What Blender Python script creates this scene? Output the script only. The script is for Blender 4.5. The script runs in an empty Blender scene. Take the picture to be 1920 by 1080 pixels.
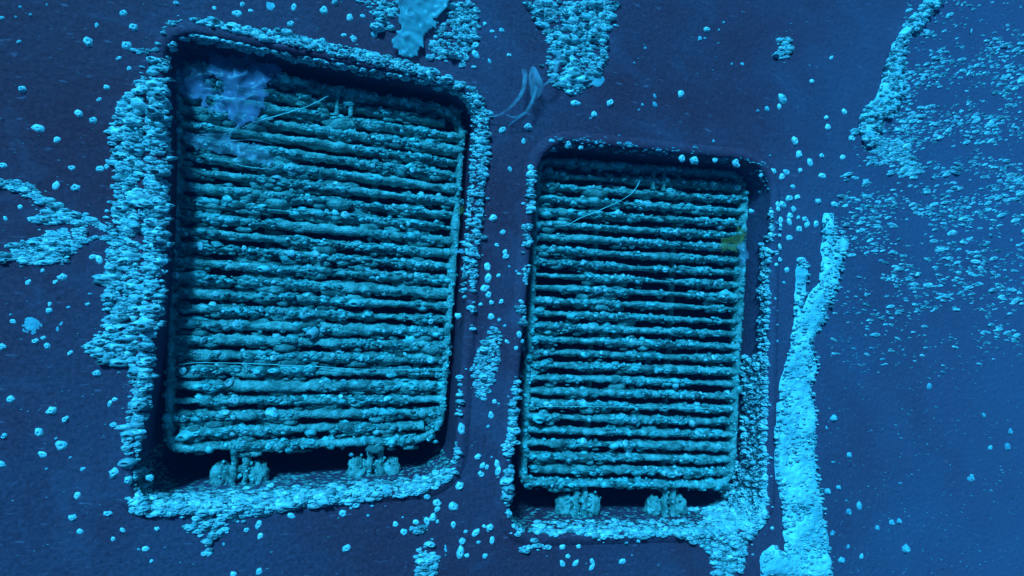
import bpy, bmesh, math, random
import numpy as np
from mathutils import Vector, Matrix, noise as mnoise

rng = np.random.default_rng(7)
random.seed(7)
scene = bpy.context.scene
C = scene.collection

# ------------------------------------------------------------------ camera
# The hull is the plane Y = 0 (X right, Z up, +Y into the ship); the camera floats 1 m in front of it.
FOCAL = 1082.3          # focal length in pixels of a 1920 px wide picture
YAW, PITCH, ROLL = 0.27233, 0.05008, -0.05593
def rot3(yaw, pitch, roll):
    cy, sy = math.cos(yaw), math.sin(yaw)
    cp, sp = math.cos(pitch), math.sin(pitch)
    cr, sr = math.cos(roll), math.sin(roll)
    Ry = np.array([[cy, 0, sy], [0, 1, 0], [-sy, 0, cy]])
    Rx = np.array([[1, 0, 0], [0, cp, -sp], [0, sp, cp]])
    Rz = np.array([[cr, -sr, 0], [sr, cr, 0], [0, 0, 1]])
    return Ry @ Rx @ Rz
RM = rot3(YAW, PITCH, ROLL)
cam_data = bpy.data.cameras.new('camera')
cam_data.sensor_width = 36.0
cam_data.lens = 36.0 * FOCAL / 1920.0
cam_data.clip_start = 0.01
cam_data.clip_end = 200.0
cam = bpy.data.objects.new('camera', cam_data)
C.objects.link(cam)
def cv(v):
    return Vector((v[0], v[2], -v[1]))
_r, _u, _b = cv(RM[:, 0]), -cv(RM[:, 1]), -cv(RM[:, 2])
cam.matrix_world = Matrix(((_r.x, _u.x, _b.x, 0.0), (_r.y, _u.y, _b.y, -1.0), (_r.z, _u.z, _b.z, 0.0), (0, 0, 0, 1)))
scene.camera = cam

# ------------------------------------------------------------------ light
SUN_DIR = Vector((-0.36, -0.70, 0.62)).normalized()      # towards the light
world = bpy.data.worlds.new('World')
scene.world = world
world.use_nodes = True
nt = world.node_tree
bg = nt.nodes['Background']
tc = nt.nodes.new('ShaderNodeTexCoord')
sx = nt.nodes.new('ShaderNodeSeparateXYZ')
mr = nt.nodes.new('ShaderNodeMapRange')
mr.inputs['From Min'].default_value = -1.0
mr.inputs['From Max'].default_value = 1.0
cr = nt.nodes.new('ShaderNodeValToRGB')
cr.color_ramp.elements[0].position = 0.0
cr.color_ramp.elements[0].color = (0.002, 0.05, 0.20, 1)
cr.color_ramp.elements[1].position = 1.0
cr.color_ramp.elements[1].color = (0.03, 0.50, 1.0, 1)
nt.links.new(tc.outputs['Generated'], sx.inputs[0])
nt.links.new(sx.outputs['Z'], mr.inputs['Value'])
nt.links.new(mr.outputs['Result'], cr.inputs[0])
nt.links.new(cr.outputs['Color'], bg.inputs['Color'])
bg.inputs['Strength'].default_value = 0.24

sun_data = bpy.data.lights.new('sun', 'SUN')
sun_data.energy = 5.0
sun_data.angle = math.radians(10)
sun_data.color = (0.034, 0.52, 1.0)
sun = bpy.data.objects.new('sun', sun_data)
C.objects.link(sun)
sun.rotation_euler = SUN_DIR.to_track_quat('Z', 'Y').to_euler()

scene.view_settings.view_transform = 'Standard'
scene.view_settings.look = 'None'
scene.view_settings.exposure = 0.48
scene.view_settings.gamma = 1.0
scene.view_settings.use_curve_mapping = False
scene.render.engine = 'CYCLES'
scene.cycles.use_denoising = True
scene.cycles.max_bounces = 6
scene.cycles.transparent_max_bounces = 12
scene.cycles.volume_bounces = 1

# ------------------------------------------------------------------ helpers
def ray_plane(p, d=0.0):
    """photo pixels -> (X, Z) on the plane Y = d"""
    p = np.atleast_2d(np.asarray(p, float))
    w = np.c_[(p - [960, 540]) / FOCAL, np.ones(len(p))] @ RM.T
    k = (1.0 + d) / w[:, 2:]
    q = w[:, :2] * k
    return np.c_[q[:, 0], -q[:, 1]]
def px_scale(p, d=0.0):
    """metres on the hull covered by one pixel, measured upright"""
    p = np.atleast_2d(np.asarray(p, float))
    return np.abs(ray_plane(p + [0, 1], d)[:, 1] - ray_plane(p, d)[:, 1])
def in_poly(pts, poly):
    poly = np.asarray(poly, float)
    x, y = pts[:, 0], pts[:, 1]
    r = np.zeros(len(pts), bool)
    j = len(poly) - 1
    for i in range(len(poly)):
        xi, yi = poly[i]; xj, yj = poly[j]
        with np.errstate(divide='ignore', invalid='ignore'):
            r ^= ((yi > y) != (yj > y)) & (x < (xj - xi) * (y - yi) / (yj - yi + 1e-12) + xi)
        j = i
    return r
def sample_poly(poly, n):
    poly = np.asarray(poly, float)
    lo, hi = poly.min(0), poly.max(0)
    out = np.zeros((0, 2))
    while len(out) < n:
        p = rng.uniform(lo, hi, (max(64, n * 2), 2))
        out = np.vstack([out, p[in_poly(p, poly)]])
    return out[:n]
def poly_area(poly):
    p = np.asarray(poly, float); q = np.roll(p, -1, 0)
    return abs(np.sum(p[:, 0] * q[:, 1] - q[:, 0] * p[:, 1])) / 2
def dist_loop(pts, loop):
    """distance of points to a closed polyline"""
    a = np.asarray(loop); b = np.roll(a, -1, 0)
    best = np.full(len(pts), 1e9)
    for i in range(len(a)):
        ab = b[i] - a[i]
        t = np.clip(((pts - a[i]) @ ab) / (ab @ ab + 1e-12), 0, 1)
        best = np.minimum(best, np.linalg.norm(pts - (a[i] + t[:, None] * ab), axis=1))
    return best
def nz(x, y, z, s=1.0):
    return mnoise.noise(Vector((x * s, y * s, z * s)))

def mesh_from(name, verts, faces, mat=None, smooth=False):
    me = bpy.data.meshes.new(name)
    me.from_pydata([tuple(v) for v in verts], [], [tuple(f) for f in faces])
    me.update()
    if mat: me.materials.append(mat)
    if smooth:
        me.polygons.foreach_set('use_smooth', np.ones(len(me.polygons), bool))
    return me
def tri_mesh(name, V, T, mat=None, smooth=False):
    me = bpy.data.meshes.new(name)
    V = np.asarray(V, np.float32); T = np.asarray(T, np.int32)
    me.vertices.add(len(V)); me.vertices.foreach_set('co', V.ravel())
    me.loops.add(T.size); me.loops.foreach_set('vertex_index', T.ravel())
    me.polygons.add(len(T))
    me.polygons.foreach_set('loop_start', np.arange(0, T.size, 3, dtype=np.int32))
    me.update(calc_edges=True)
    me.validate()
    if mat: me.materials.append(mat)
    if smooth:
        me.polygons.foreach_set('use_smooth', np.ones(len(me.polygons), bool))
    return me
def link(name, me, parent=None, loc=None):
    o = bpy.data.objects.new(name, me)
    C.objects.link(o)
    if parent: o.parent = parent
    if loc is not None: o.location = loc
    return o
def tag(o, label=None, cat=None, group=None, kind=None):
    if label: o['label'] = label
    if cat: o['category'] = cat
    if group: o['group'] = group
    if kind: o['kind'] = kind
    return o
def empty(name, loc, label, cat, group=None):
    o = bpy.data.objects.new(name, None)
    C.objects.link(o); o.location = loc
    return tag(o, label, cat, group)

# ------------------------------------------------------------------ materials
def material(name, c1, c2, scale, rough=0.7, bump=0.3, bump_scale=None, c3=None, spec=0.3, bump_dist=0.004, sss=0.0):
    m = bpy.data.materials.new(name); m.use_nodes = True
    n = m.node_tree; b = n.nodes['Principled BSDF']
    geo = n.nodes.new('ShaderNodeNewGeometry')
    t1 = n.nodes.new('ShaderNodeTexNoise'); t1.inputs['Scale'].default_value = scale; t1.inputs['Detail'].default_value = 5
    ramp = n.nodes.new('ShaderNodeValToRGB')
    ramp.color_ramp.elements[0].position = 0.36; ramp.color_ramp.elements[0].color = (*c1, 1)
    ramp.color_ramp.elements[1].position = 0.64; ramp.color_ramp.elements[1].color = (*c2, 1)
    if c3:
        e = ramp.color_ramp.elements.new(0.74); e.color = (*c3, 1)
    n.links.new(geo.outputs['Position'], t1.inputs['Vector'])
    n.links.new(t1.outputs['Fac'], ramp.inputs[0])
    at = n.nodes.new('ShaderNodeAttribute'); at.attribute_name = 'dark'
    iv = n.nodes.new('ShaderNodeMath'); iv.operation = 'SUBTRACT'; iv.inputs[0].default_value = 1.0
    n.links.new(at.outputs['Fac'], iv.inputs[1])
    mu = n.nodes.new('ShaderNodeMix'); mu.data_type = 'RGBA'; mu.blend_type = 'MULTIPLY'; mu.inputs['Factor'].default_value = 1.0
    n.links.new(ramp.outputs['Color'], mu.inputs['A']); n.links.new(iv.outputs[0], mu.inputs['B'])
    n.links.new(mu.outputs['Result'], b.inputs['Base Color'])
    b.inputs['Roughness'].default_value = rough
    b.inputs['Specular IOR Level'].default_value = spec
    if bump:
        t2 = n.nodes.new('ShaderNodeTexNoise'); t2.inputs['Scale'].default_value = bump_scale or scale * 2; t2.inputs['Detail'].default_value = 4
        bp = n.nodes.new('ShaderNodeBump'); bp.inputs['Strength'].default_value = bump; bp.inputs['Distance'].default_value = bump_dist
        n.links.new(geo.outputs['Position'], t2.inputs['Vector'])
        n.links.new(t2.outputs['Fac'], bp.inputs['Height'])
        n.links.new(bp.outputs['Normal'], b.inputs['Normal'])
    return m

def hull_material():
    m = bpy.data.materials.new('hull_paint'); m.use_nodes = True
    n = m.node_tree; b = n.nodes['Principled BSDF']; L = n.links
    geo = n.nodes.new('ShaderNodeNewGeometry')
    big = n.nodes.new('ShaderNodeTexNoise'); big.inputs['Scale'].default_value = 1.7; big.inputs['Detail'].default_value = 6; big.inputs['Roughness'].default_value = 0.6
    r1 = n.nodes.new('ShaderNodeValToRGB')
    r1.color_ramp.elements[0].position = 0.39; r1.color_ramp.elements[0].color = (0.20, 0.024, 0.041, 1)
    r1.color_ramp.elements[1].position = 0.63; r1.color_ramp.elements[1].color = (0.15, 0.058, 0.099, 1)
    L.new(geo.outputs['Position'], big.inputs['Vector']); L.new(big.outputs['Fac'], r1.inputs[0])
    # fine speckle of the roughened paint
    fine = n.nodes.new('ShaderNodeTexNoise'); fine.inputs['Scale'].default_value = 170; fine.inputs['Detail'].default_value = 6; fine.inputs['Roughness'].default_value = 0.75
    r2 = n.nodes.new('ShaderNodeValToRGB')
    r2.color_ramp.elements[0].position = 0.30; r2.color_ramp.elements[0].color = (0.55, 0.55, 0.55, 1)
    r2.color_ramp.elements[1].position = 0.75; r2.color_ramp.elements[1].color = (1.6, 1.6, 1.6, 1)
    L.new(geo.outputs['Position'], fine.inputs['Vector']); L.new(fine.outputs['Fac'], r2.inputs[0])
    mu = n.nodes.new('ShaderNodeMix'); mu.data_type = 'RGBA'; mu.blend_type = 'MULTIPLY'; mu.inputs['Factor'].default_value = 1.0
    L.new(r1.outputs['Color'], mu.inputs['A']); L.new(r2.outputs['Color'], mu.inputs['B'])
    # pale settled slime in soft patches
    sl = n.nodes.new('ShaderNodeTexNoise'); sl.inputs['Scale'].default_value = 5.5; sl.inputs['Detail'].default_value = 8; sl.inputs['Roughness'].default_value = 0.7; sl.inputs['Distortion'].default_value = 0.8
    r3 = n.nodes.new('ShaderNodeValToRGB')
    r3.color_ramp.elements[0].position = 0.50; r3.color_ramp.elements[0].color = (0, 0, 0, 1)
    r3.color_ramp.elements[1].position = 0.85; r3.color_ramp.elements[1].color = (0.45, 0.45, 0.45, 1)
    L.new(geo.outputs['Position'], sl.inputs['Vector']); L.new(sl.outputs['Fac'], r3.inputs[0])
    # stronger light right of the openings, painted as paler hull colour, patchy border
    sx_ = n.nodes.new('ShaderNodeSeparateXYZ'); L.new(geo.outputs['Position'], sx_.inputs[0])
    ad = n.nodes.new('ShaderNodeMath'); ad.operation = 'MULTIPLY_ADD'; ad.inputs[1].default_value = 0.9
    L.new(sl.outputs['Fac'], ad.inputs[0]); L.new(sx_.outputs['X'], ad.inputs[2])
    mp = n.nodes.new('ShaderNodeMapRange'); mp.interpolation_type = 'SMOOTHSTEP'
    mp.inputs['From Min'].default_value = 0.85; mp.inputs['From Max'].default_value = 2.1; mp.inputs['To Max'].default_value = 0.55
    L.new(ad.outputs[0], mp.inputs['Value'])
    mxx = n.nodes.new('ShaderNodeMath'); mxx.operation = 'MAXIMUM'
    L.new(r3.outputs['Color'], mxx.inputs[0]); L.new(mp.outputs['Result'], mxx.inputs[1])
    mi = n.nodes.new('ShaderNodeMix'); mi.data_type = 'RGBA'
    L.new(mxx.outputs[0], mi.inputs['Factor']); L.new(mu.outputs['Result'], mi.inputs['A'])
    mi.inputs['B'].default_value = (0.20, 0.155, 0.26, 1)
    last = mi.outputs['Result']
    for rot_, sc_, lo_, hi_, col_ in ((0.25, (38, 38, 150), 0.64, 0.74, (0.36, 0.16, 0.24, 1)), (-0.35, (55, 55, 170), 0.66, 0.74, (0.12, 0.015, 0.03, 1)), (0.1, (230, 230, 330), 0.69, 0.76, (0.40, 0.26, 0.34, 1))):
        mpg = n.nodes.new('ShaderNodeMapping'); mpg.inputs['Rotation'].default_value = (0, rot_, 0); mpg.inputs['Scale'].default_value = sc_
        L.new(geo.outputs['Position'], mpg.inputs['Vector'])
        tx = n.nodes.new('ShaderNodeTexNoise'); tx.inputs['Scale'].default_value = 1.0; tx.inputs['Detail'].default_value = 3
        L.new(mpg.outputs[0], tx.inputs['Vector'])
        mpr = n.nodes.new('ShaderNodeMapRange'); mpr.inputs['From Min'].default_value = lo_; mpr.inputs['From Max'].default_value = hi_; mpr.inputs['To Max'].default_value = 0.75
        L.new(tx.outputs['Fac'], mpr.inputs['Value'])
        m2 = n.nodes.new('ShaderNodeMix'); m2.data_type = 'RGBA'; m2.inputs['B'].default_value = col_
        L.new(mpr.outputs['Result'], m2.inputs['Factor']); L.new(last, m2.inputs['A']); last = m2.outputs['Result']
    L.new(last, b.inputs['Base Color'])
    b.inputs['Roughness'].default_value = 0.75; b.inputs['Specular IOR Level'].default_value = 0.2
    bt = n.nodes.new('ShaderNodeTexNoise'); bt.inputs['Scale'].default_value = 90; bt.inputs['Detail'].default_value = 6
    bp = n.nodes.new('ShaderNodeBump'); bp.inputs['Strength'].default_value = 0.6; bp.inputs['Distance'].default_value = 0.004
    L.new(geo.outputs['Position'], bt.inputs['Vector']); L.new(bt.outputs['Fac'], bp.inputs['Height']); L.new(bp.outputs['Normal'], b.inputs['Normal'])
    return m

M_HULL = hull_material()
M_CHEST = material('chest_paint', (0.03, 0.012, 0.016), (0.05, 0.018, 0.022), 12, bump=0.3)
M_BARN = material('barnacle_shell', (0.34, 0.60, 0.62), (0.86, 0.95, 0.93), 75, rough=0.38, bump=0.45, bump_scale=420, spec=0.6, bump_dist=0.002)
M_SCAR = material('calcified_mat', (0.30, 0.56, 0.58), (0.70, 0.94, 0.94), 15, rough=0.7, bump=0.6, bump_scale=190, bump_dist=0.004)
M_DIM = material('slimed_shell', (0.18, 0.32, 0.38), (0.34, 0.62, 0.66), 40, rough=0.7, bump=0.3, bump_scale=300)
M_GROW = material('algal_turf', (0.10, 0.22, 0.20), (0.36, 0.58, 0.53), 60, rough=0.85, bump=0.8, bump_scale=300, c3=(0.34, 0.84, 0.78), bump_dist=0.007)
M_GSHELL = material('turfed_shell', (0.12, 0.40, 0.38), (0.30, 0.80, 0.76), 70, rough=0.4, spec=0.6, bump=0.4, bump_scale=380, c3=(0.3, 0.85, 0.82))
M_LINE = material('nylon_line', (0.35, 0.6, 0.55), (0.5, 0.8, 0.75), 30, rough=0.4, bump=0)
M_WEED = material('yellow_weed', (0.25, 0.17, 0.05), (0.45, 0.26, 0.08), 40, rough=0.6, bump=0.4)
def film_material(name, col, alpha, hole=0.0, nscale=30):
    m = bpy.data.materials.new(name); m.use_nodes = True
    n = m.node_tree; L = n.links; b = n.nodes['Principled BSDF']; out = n.nodes['Material Output']
    b.inputs['Base Color'].default_value = (*col, 1); b.inputs['Roughness'].default_value = 0.35
    b.inputs['Specular IOR Level'].default_value = 0.4
    tr = n.nodes.new('ShaderNodeBsdfTransparent'); mx = n.nodes.new('ShaderNodeMixShader')
    geo = n.nodes.new('ShaderNodeNewGeometry')
    t = n.nodes.new('ShaderNodeTexNoise'); t.inputs['Scale'].default_value = nscale; t.inputs['Detail'].default_value = 5
    t.inputs['Distortion'].default_value = 1.2; t.inputs['Roughness'].default_value = 0.5; t.inputs['Detail'].default_value = 3
    r = n.nodes.new('ShaderNodeMapRange'); r.inputs['From Min'].default_value = 0.38; r.inputs['From Max'].default_value = 0.66
    r.inputs['To Min'].default_value = max(0.0, alpha - 0.20); r.inputs['To Max'].default_value = min(1.0, alpha + 0.20)
    L.new(geo.outputs['Position'], t.inputs['Vector']); L.new(t.outputs['Fac'], r.inputs['Value'])
    L.new(r.outputs['Result'], mx.inputs[0]); L.new(tr.outputs[0], mx.inputs[1]); L.new(b.outputs[0], mx.inputs[2])
    L.new(mx.outputs[0], out.inputs['Surface'])
    return m
M_FILM = film_material('torn_film', (0.42, 0.34, 0.54), 0.22, nscale=15)
M_FILM2 = film_material('pale_film', (0.4, 0.42, 0.5), 0.28)
M_WEED = film_material('yellow_weed', (0.40, 0.24, 0.06), 0.36, nscale=45)
M_SLIME = film_material('slime_sheet', (0.26, 0.52, 0.56), 0.6, nscale=12)

# ------------------------------------------------------------------ openings
def rounded_loop(quad, rad, n=10):
    """quad: 4 corners in (X, Z) clockwise seen from the camera; corners rounded"""
    q = np.asarray(quad, float); out = []
    for i in range(4):
        p, a, b = q[i], q[i - 1], q[(i + 1) % 4]
        da = (a - p) / np.linalg.norm(a - p); db = (b - p) / np.linalg.norm(b - p)
        r = rad[i] if hasattr(rad, '__len__') else rad
        s, e = p + da * r, p + db * r
        for k in range(n + 1):
            t = k / n
            out.append((1 - t) ** 2 * s + 2 * t * (1 - t) * (p * 0.85 + (s + e) * 0.075) + t * t * e)
    return np.array(out)
def subdivide(loop, step):
    out = []
    for i in range(len(loop)):
        a, b = loop[i], loop[(i + 1) % len(loop)]
        k = max(1, int(np.linalg.norm(b - a) / step))
        for j in range(k): out.append(a + (b - a) * j / k)
    return np.array(out)
def outward(loop):
    t = np.roll(loop, -1, 0) - np.roll(loop, 1, 0)
    t /= np.linalg.norm(t, axis=1)[:, None] + 1e-12
    n = np.c_[-t[:, 1], t[:, 0]]
    c = loop.mean(0)
    if np.sum((loop - c) * n) < 0: n = -n
    return n

PXL = [(312, 55), (900, 172), (848, 905), (243, 950)]
PXR = [(1012, 264), (1446, 306), (1434, 990), (948, 1000)]
LOOPS = []
for P in (PXL, PXR):
    lp_ = rounded_loop(np.array(P, float) * [1, 1], (62, 62, 56, 56))
    lp_ = subdivide(lp_, 12)
    if P is PXL:      # the port edge of this opening is bowed
        t_b = np.clip((lp_[:, 1] - 60) / 890, 0, 1)
        lp_[:, 0] += 27 * np.sin(np.pi * t_b) ** 1.25 * np.clip((600 - lp_[:, 0]) / 280, 0, 1)
    LOOPS.append(ray_plane(lp_))

LIP = [(0.026, -0.0015), (0.020, 0.003), (0.013, 0.006), (0.006, 0.006), (0.0015, 0.003), (0.0, -0.002)]
def lip_height(pts):
    """height of the rolled lip above the hull at (X, Z) points outside the openings"""
    d = np.minimum(dist_loop(pts, LOOPS[0]), dist_loop(pts, LOOPS[1]))
    xs = [p[0] for p in LIP][::-1]; ys = [max(0, p[1]) for p in LIP][::-1]
    return np.interp(d, xs, ys, right=0.0)

# hull plate with two holes
def build_hull():
    bm = bmesh.new(); edges = []
    outer = [(-3.0, 2.6), (5.5, 2.6), (5.5, -2.6), (-3.0, -2.6)]
    for lp in [outer] + [l + outward(l) * 0.004 for l in LOOPS]:
        vs = [bm.verts.new((p[0], 0, p[1])) for p in lp]
        for i in range(len(vs)): edges.append(bm.edges.new((vs[i], vs[(i + 1) % len(vs)])))
    bmesh.ops.triangle_fill(bm, use_beauty=True, use_dissolve=False, edges=edges)
    kill = []
    for f in bm.faces:
        c = f.calc_center_median()
        for l in LOOPS:
            if in_poly(np.array([[c.x, c.z]]), l)[0]: kill.append(f)
    bmesh.ops.delete(bm, geom=list(set(kill)), context='FACES')
    for f in bm.faces:
        f.normal_update()
        if f.normal.y > 0: f.normal_flip()
    me = bpy.data.meshes.new('hull_plate'); bm.to_mesh(me); bm.free()
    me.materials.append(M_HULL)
    return link('hull_plate', me)
hull = tag(build_hull(), 'flat dark purplish steel hull plating behind the grilles', kind='structure')

def sweep(loop, prof, close=True):
    """prof: (outward offset, towards-camera height) rows"""
    n = outward(loop); V = []; F = []
    m = len(prof); k = len(loop)
    for i in range(k):
        for (o, h) in prof:
            q = loop[i] + n[i] * o
            V.append((q[0], -h, q[1]))
    for i in range(k):
        j = (i + 1) % k
        for a in range(m - 1):
            F.append((i * m + a, j * m + a, j * m + a + 1, i * m + a + 1))
    return V, F

CHEST_D = 0.20
def build_chest(loop, label):
    c = loop.mean(0)
    e = empty('sea_chest', (c[0], 0, c[1] - 0.36), label, 'hull opening', 'pair of grilled openings in the hull')
    off = Vector((-e.location.x, 0, -e.location.z))
    def add(nm, V, F, mat, sm=True):
        o = link(nm, mesh_from(nm, [Vector(v) + off for v in V], F, mat, sm), e); return o
    V, F = sweep(loop, LIP)
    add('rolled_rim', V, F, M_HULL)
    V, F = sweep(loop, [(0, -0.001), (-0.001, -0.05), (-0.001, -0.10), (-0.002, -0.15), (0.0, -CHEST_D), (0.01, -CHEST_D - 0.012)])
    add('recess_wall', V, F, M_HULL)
    # dark chamber behind
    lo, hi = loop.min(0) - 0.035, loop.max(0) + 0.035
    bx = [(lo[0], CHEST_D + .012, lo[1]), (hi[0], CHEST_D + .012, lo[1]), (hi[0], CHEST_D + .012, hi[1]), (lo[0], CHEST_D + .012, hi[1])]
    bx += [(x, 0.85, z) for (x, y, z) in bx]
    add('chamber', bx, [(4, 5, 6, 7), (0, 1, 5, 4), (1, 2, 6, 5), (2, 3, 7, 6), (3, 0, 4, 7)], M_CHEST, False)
    # flange closing the step between recess and chamber
    sq = [np.array([p[0], p[1]]) for p in loop]
    V = []; F = []
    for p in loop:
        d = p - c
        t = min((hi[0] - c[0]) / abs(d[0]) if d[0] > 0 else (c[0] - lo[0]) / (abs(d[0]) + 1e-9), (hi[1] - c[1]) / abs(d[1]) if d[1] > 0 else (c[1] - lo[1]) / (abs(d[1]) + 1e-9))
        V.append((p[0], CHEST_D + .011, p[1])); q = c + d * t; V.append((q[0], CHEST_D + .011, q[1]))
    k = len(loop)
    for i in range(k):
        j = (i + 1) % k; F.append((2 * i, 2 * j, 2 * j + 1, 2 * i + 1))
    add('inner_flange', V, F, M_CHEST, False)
    return e
build_chest(LOOPS[0], 'larger rounded rectangular opening in the hull, its rim thickly crusted on the left')
build_chest(LOOPS[1], 'smaller looking rounded opening lower right, its smooth top rim almost bare')

# ------------------------------------------------------------------ barnacle shapes
def barnacle_variant(seg, h, top, seed):
    r = np.random.default_rng(seed); V = []; F = []
    prof = [(1.0, -0.12), (0.98, 0.10), (0.80, 0.45 * h), (top + 0.10, 0.88 * h), (top, 1.0 * h), (top * 0.72, 0.93 * h), (top * 0.35, 0.62 * h)]
    rib = 1 + 0.09 * r.normal(size=seg)
    ph = r.uniform(0, 6.28)
    top_h = 1 + 0.10 * r.normal(size=seg)
    for k, (rad, z) in enumerate(prof):
        for s in range(seg):
            a = 2 * math.pi * s / seg + ph
            q = rad * (rib[s] if k < 4 else 0.5 + 0.5 * rib[s])
            if k < 3: q *= 1 + (0.06 if s % 2 else -0.06)
            V.append((q * math.cos(a), q * math.sin(a), z * (top_h[s] if 2 < k < 6 else 1)))
    n = len(prof)
    for k in range(n - 1):
        for s in range(seg):
            t = (s + 1) % seg
            a, b, c, d = k * seg + s, k * seg + t, (k + 1) * seg + t, (k + 1) * seg + s
            F += [(a, b, c), (a, c, d)]
    for s in range(1, seg - 1):
        F.append(((n - 1) * seg, (n - 1) * seg + s, (n - 1) * seg + s + 1))
    return np.array(V), np.array(F)
VAR_HI = [barnacle_variant(10, h, t, i) for i, (h, t) in enumerate([(0.75, .42), (0.9, .36), (0.6, .48), (1.05, .34), (0.8, .5), (0.7, .38)])]
def simple_variant(seg, h, top, seed):
    r = np.random.default_rng(seed + 50); V = []; F = []
    prof = [(1.0, -0.1), (0.86, 0.42 * h), (top, h), (top * 0.55, 0.72 * h)]
    rib = 1 + 0.10 * r.normal(size=seg); ph = r.uniform(0, 6.28)
    for k, (rad, z) in enumerate(prof):
        for s in range(seg):
            a = 2 * math.pi * s / seg + ph
            V.append((rad * rib[s] * math.cos(a), rad * rib[s] * math.sin(a), z * (1 + (0.09 * r.normal() if k == 2 else 0))))
    for k in range(3):
        for s in range(seg):
            t = (s + 1) % seg; a, b, c, d = k * seg + s, k * seg + t, (k + 1) * seg + t, (k + 1) * seg + s
            F += [(a, b, c), (a, c, d)]
    for s in range(1, seg - 1): F.append((3 * seg, 3 * seg + s, 3 * seg + s + 1))
    return np.array(V), np.array(F)
VAR_LO = [simple_variant(8, h, t, i) for i, (h, t) in enumerate([(0.9, .55), (1.2, .52), (0.7, .6), (1.5, .55), (1.0, .66), (0.8, .55), (1.3, .62), (1.7, .58)])]
def lump_variant(seed):
    bm = bmesh.new(); bmesh.ops.create_icosphere(bm, subdivisions=2 if seed < 2 else 1, radius=1.0)
    V = []
    for v in bm.verts:
        k = 1 + 0.35 * nz(v.co.x + seed * 9, v.co.y, v.co.z, 1.7)
        V.append(tuple(v.co * k))
    bm.verts.index_update()
    F = [[v.index for v in f.verts] for f in bm.faces]
    bm.free()
    return np.array(V), np.array(F)
VAR_LUMP = [lump_variant(i) for i in range(2, 8)]

def frames(normals, tilt):
    """random orthonormal frames whose third axis is the (tilted) normal"""
    n = normals + rng.normal(size=normals.shape) * tilt
    n /= np.linalg.norm(n, axis=1)[:, None]
    a = rng.normal(size=n.shape)
    x = np.cross(a, n); x /= np.linalg.norm(x, axis=1)[:, None]
    y = np.cross(n, x)
    return x, y, n
def scatter_mesh(name, variants, pos, normals, size, mat, tilt=0.15, hscale=None, stretch=None, smooth=True, vary=0.68, axis=None):
    pos = np.asarray(pos); size = np.asarray(size)
    x, y, n = frames(np.asarray(normals, float), tilt)
    if axis is not None:
        x = axis - n * np.sum(axis * n, 1)[:, None]; x /= np.linalg.norm(x, axis=1)[:, None]; y = np.cross(n, x)
        x = x * 2.1; y = y * 0.62
    pick = rng.integers(0, len(variants), len(pos))
    hs = np.ones(len(pos)) if hscale is None else hscale
    Vs, Ts, Ds, base = [], [], [], 0
    dark = np.clip(rng.beta(1.1, 2.0, len(pos)) * vary, 0, 0.85)
    for k, (V, T) in enumerate(variants):
        idx = np.where(pick == k)[0]
        if not len(idx): continue
        s = size[idx][:, None, None]
        W = pos[idx][:, None, :] + s * (V[None, :, 0:1] * x[idx][:, None, :] + V[None, :, 1:2] * y[idx][:, None, :] + hs[idx][:, None, None] * V[None, :, 2:3] * n[idx][:, None, :])
        if stretch is not None:
            d = W - pos[idx][:, None, :]; W = pos[idx][:, None, :] + d * stretch
        m = len(V)
        Vs.append(W.reshape(-1, 3))
        rel = V[:, 2] / max(1e-6, V[:, 2].max()); core_ = (np.arange(m) >= m - 8) if variants is VAR_LO else np.zeros(m, bool)
        Ds.append(np.clip(dark[idx][:, None] + 0.30 * core_[None, :], 0, 0.9).ravel())  # crater ring darkened: shade of the hollow plus darker plates, in the colour
        Ts.append((T[None] + (base + np.arange(len(idx)) * m)[:, None, None]).reshape(-1, 3))
        base += m * len(idx)
    me = tri_mesh(name, np.vstack(Vs), np.vstack(Ts), mat, smooth)
    a = me.attributes.new('dark', 'FLOAT', 'POINT'); a.data.foreach_set('value', np.concatenate(Ds).astype(np.float32))
    return me

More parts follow.
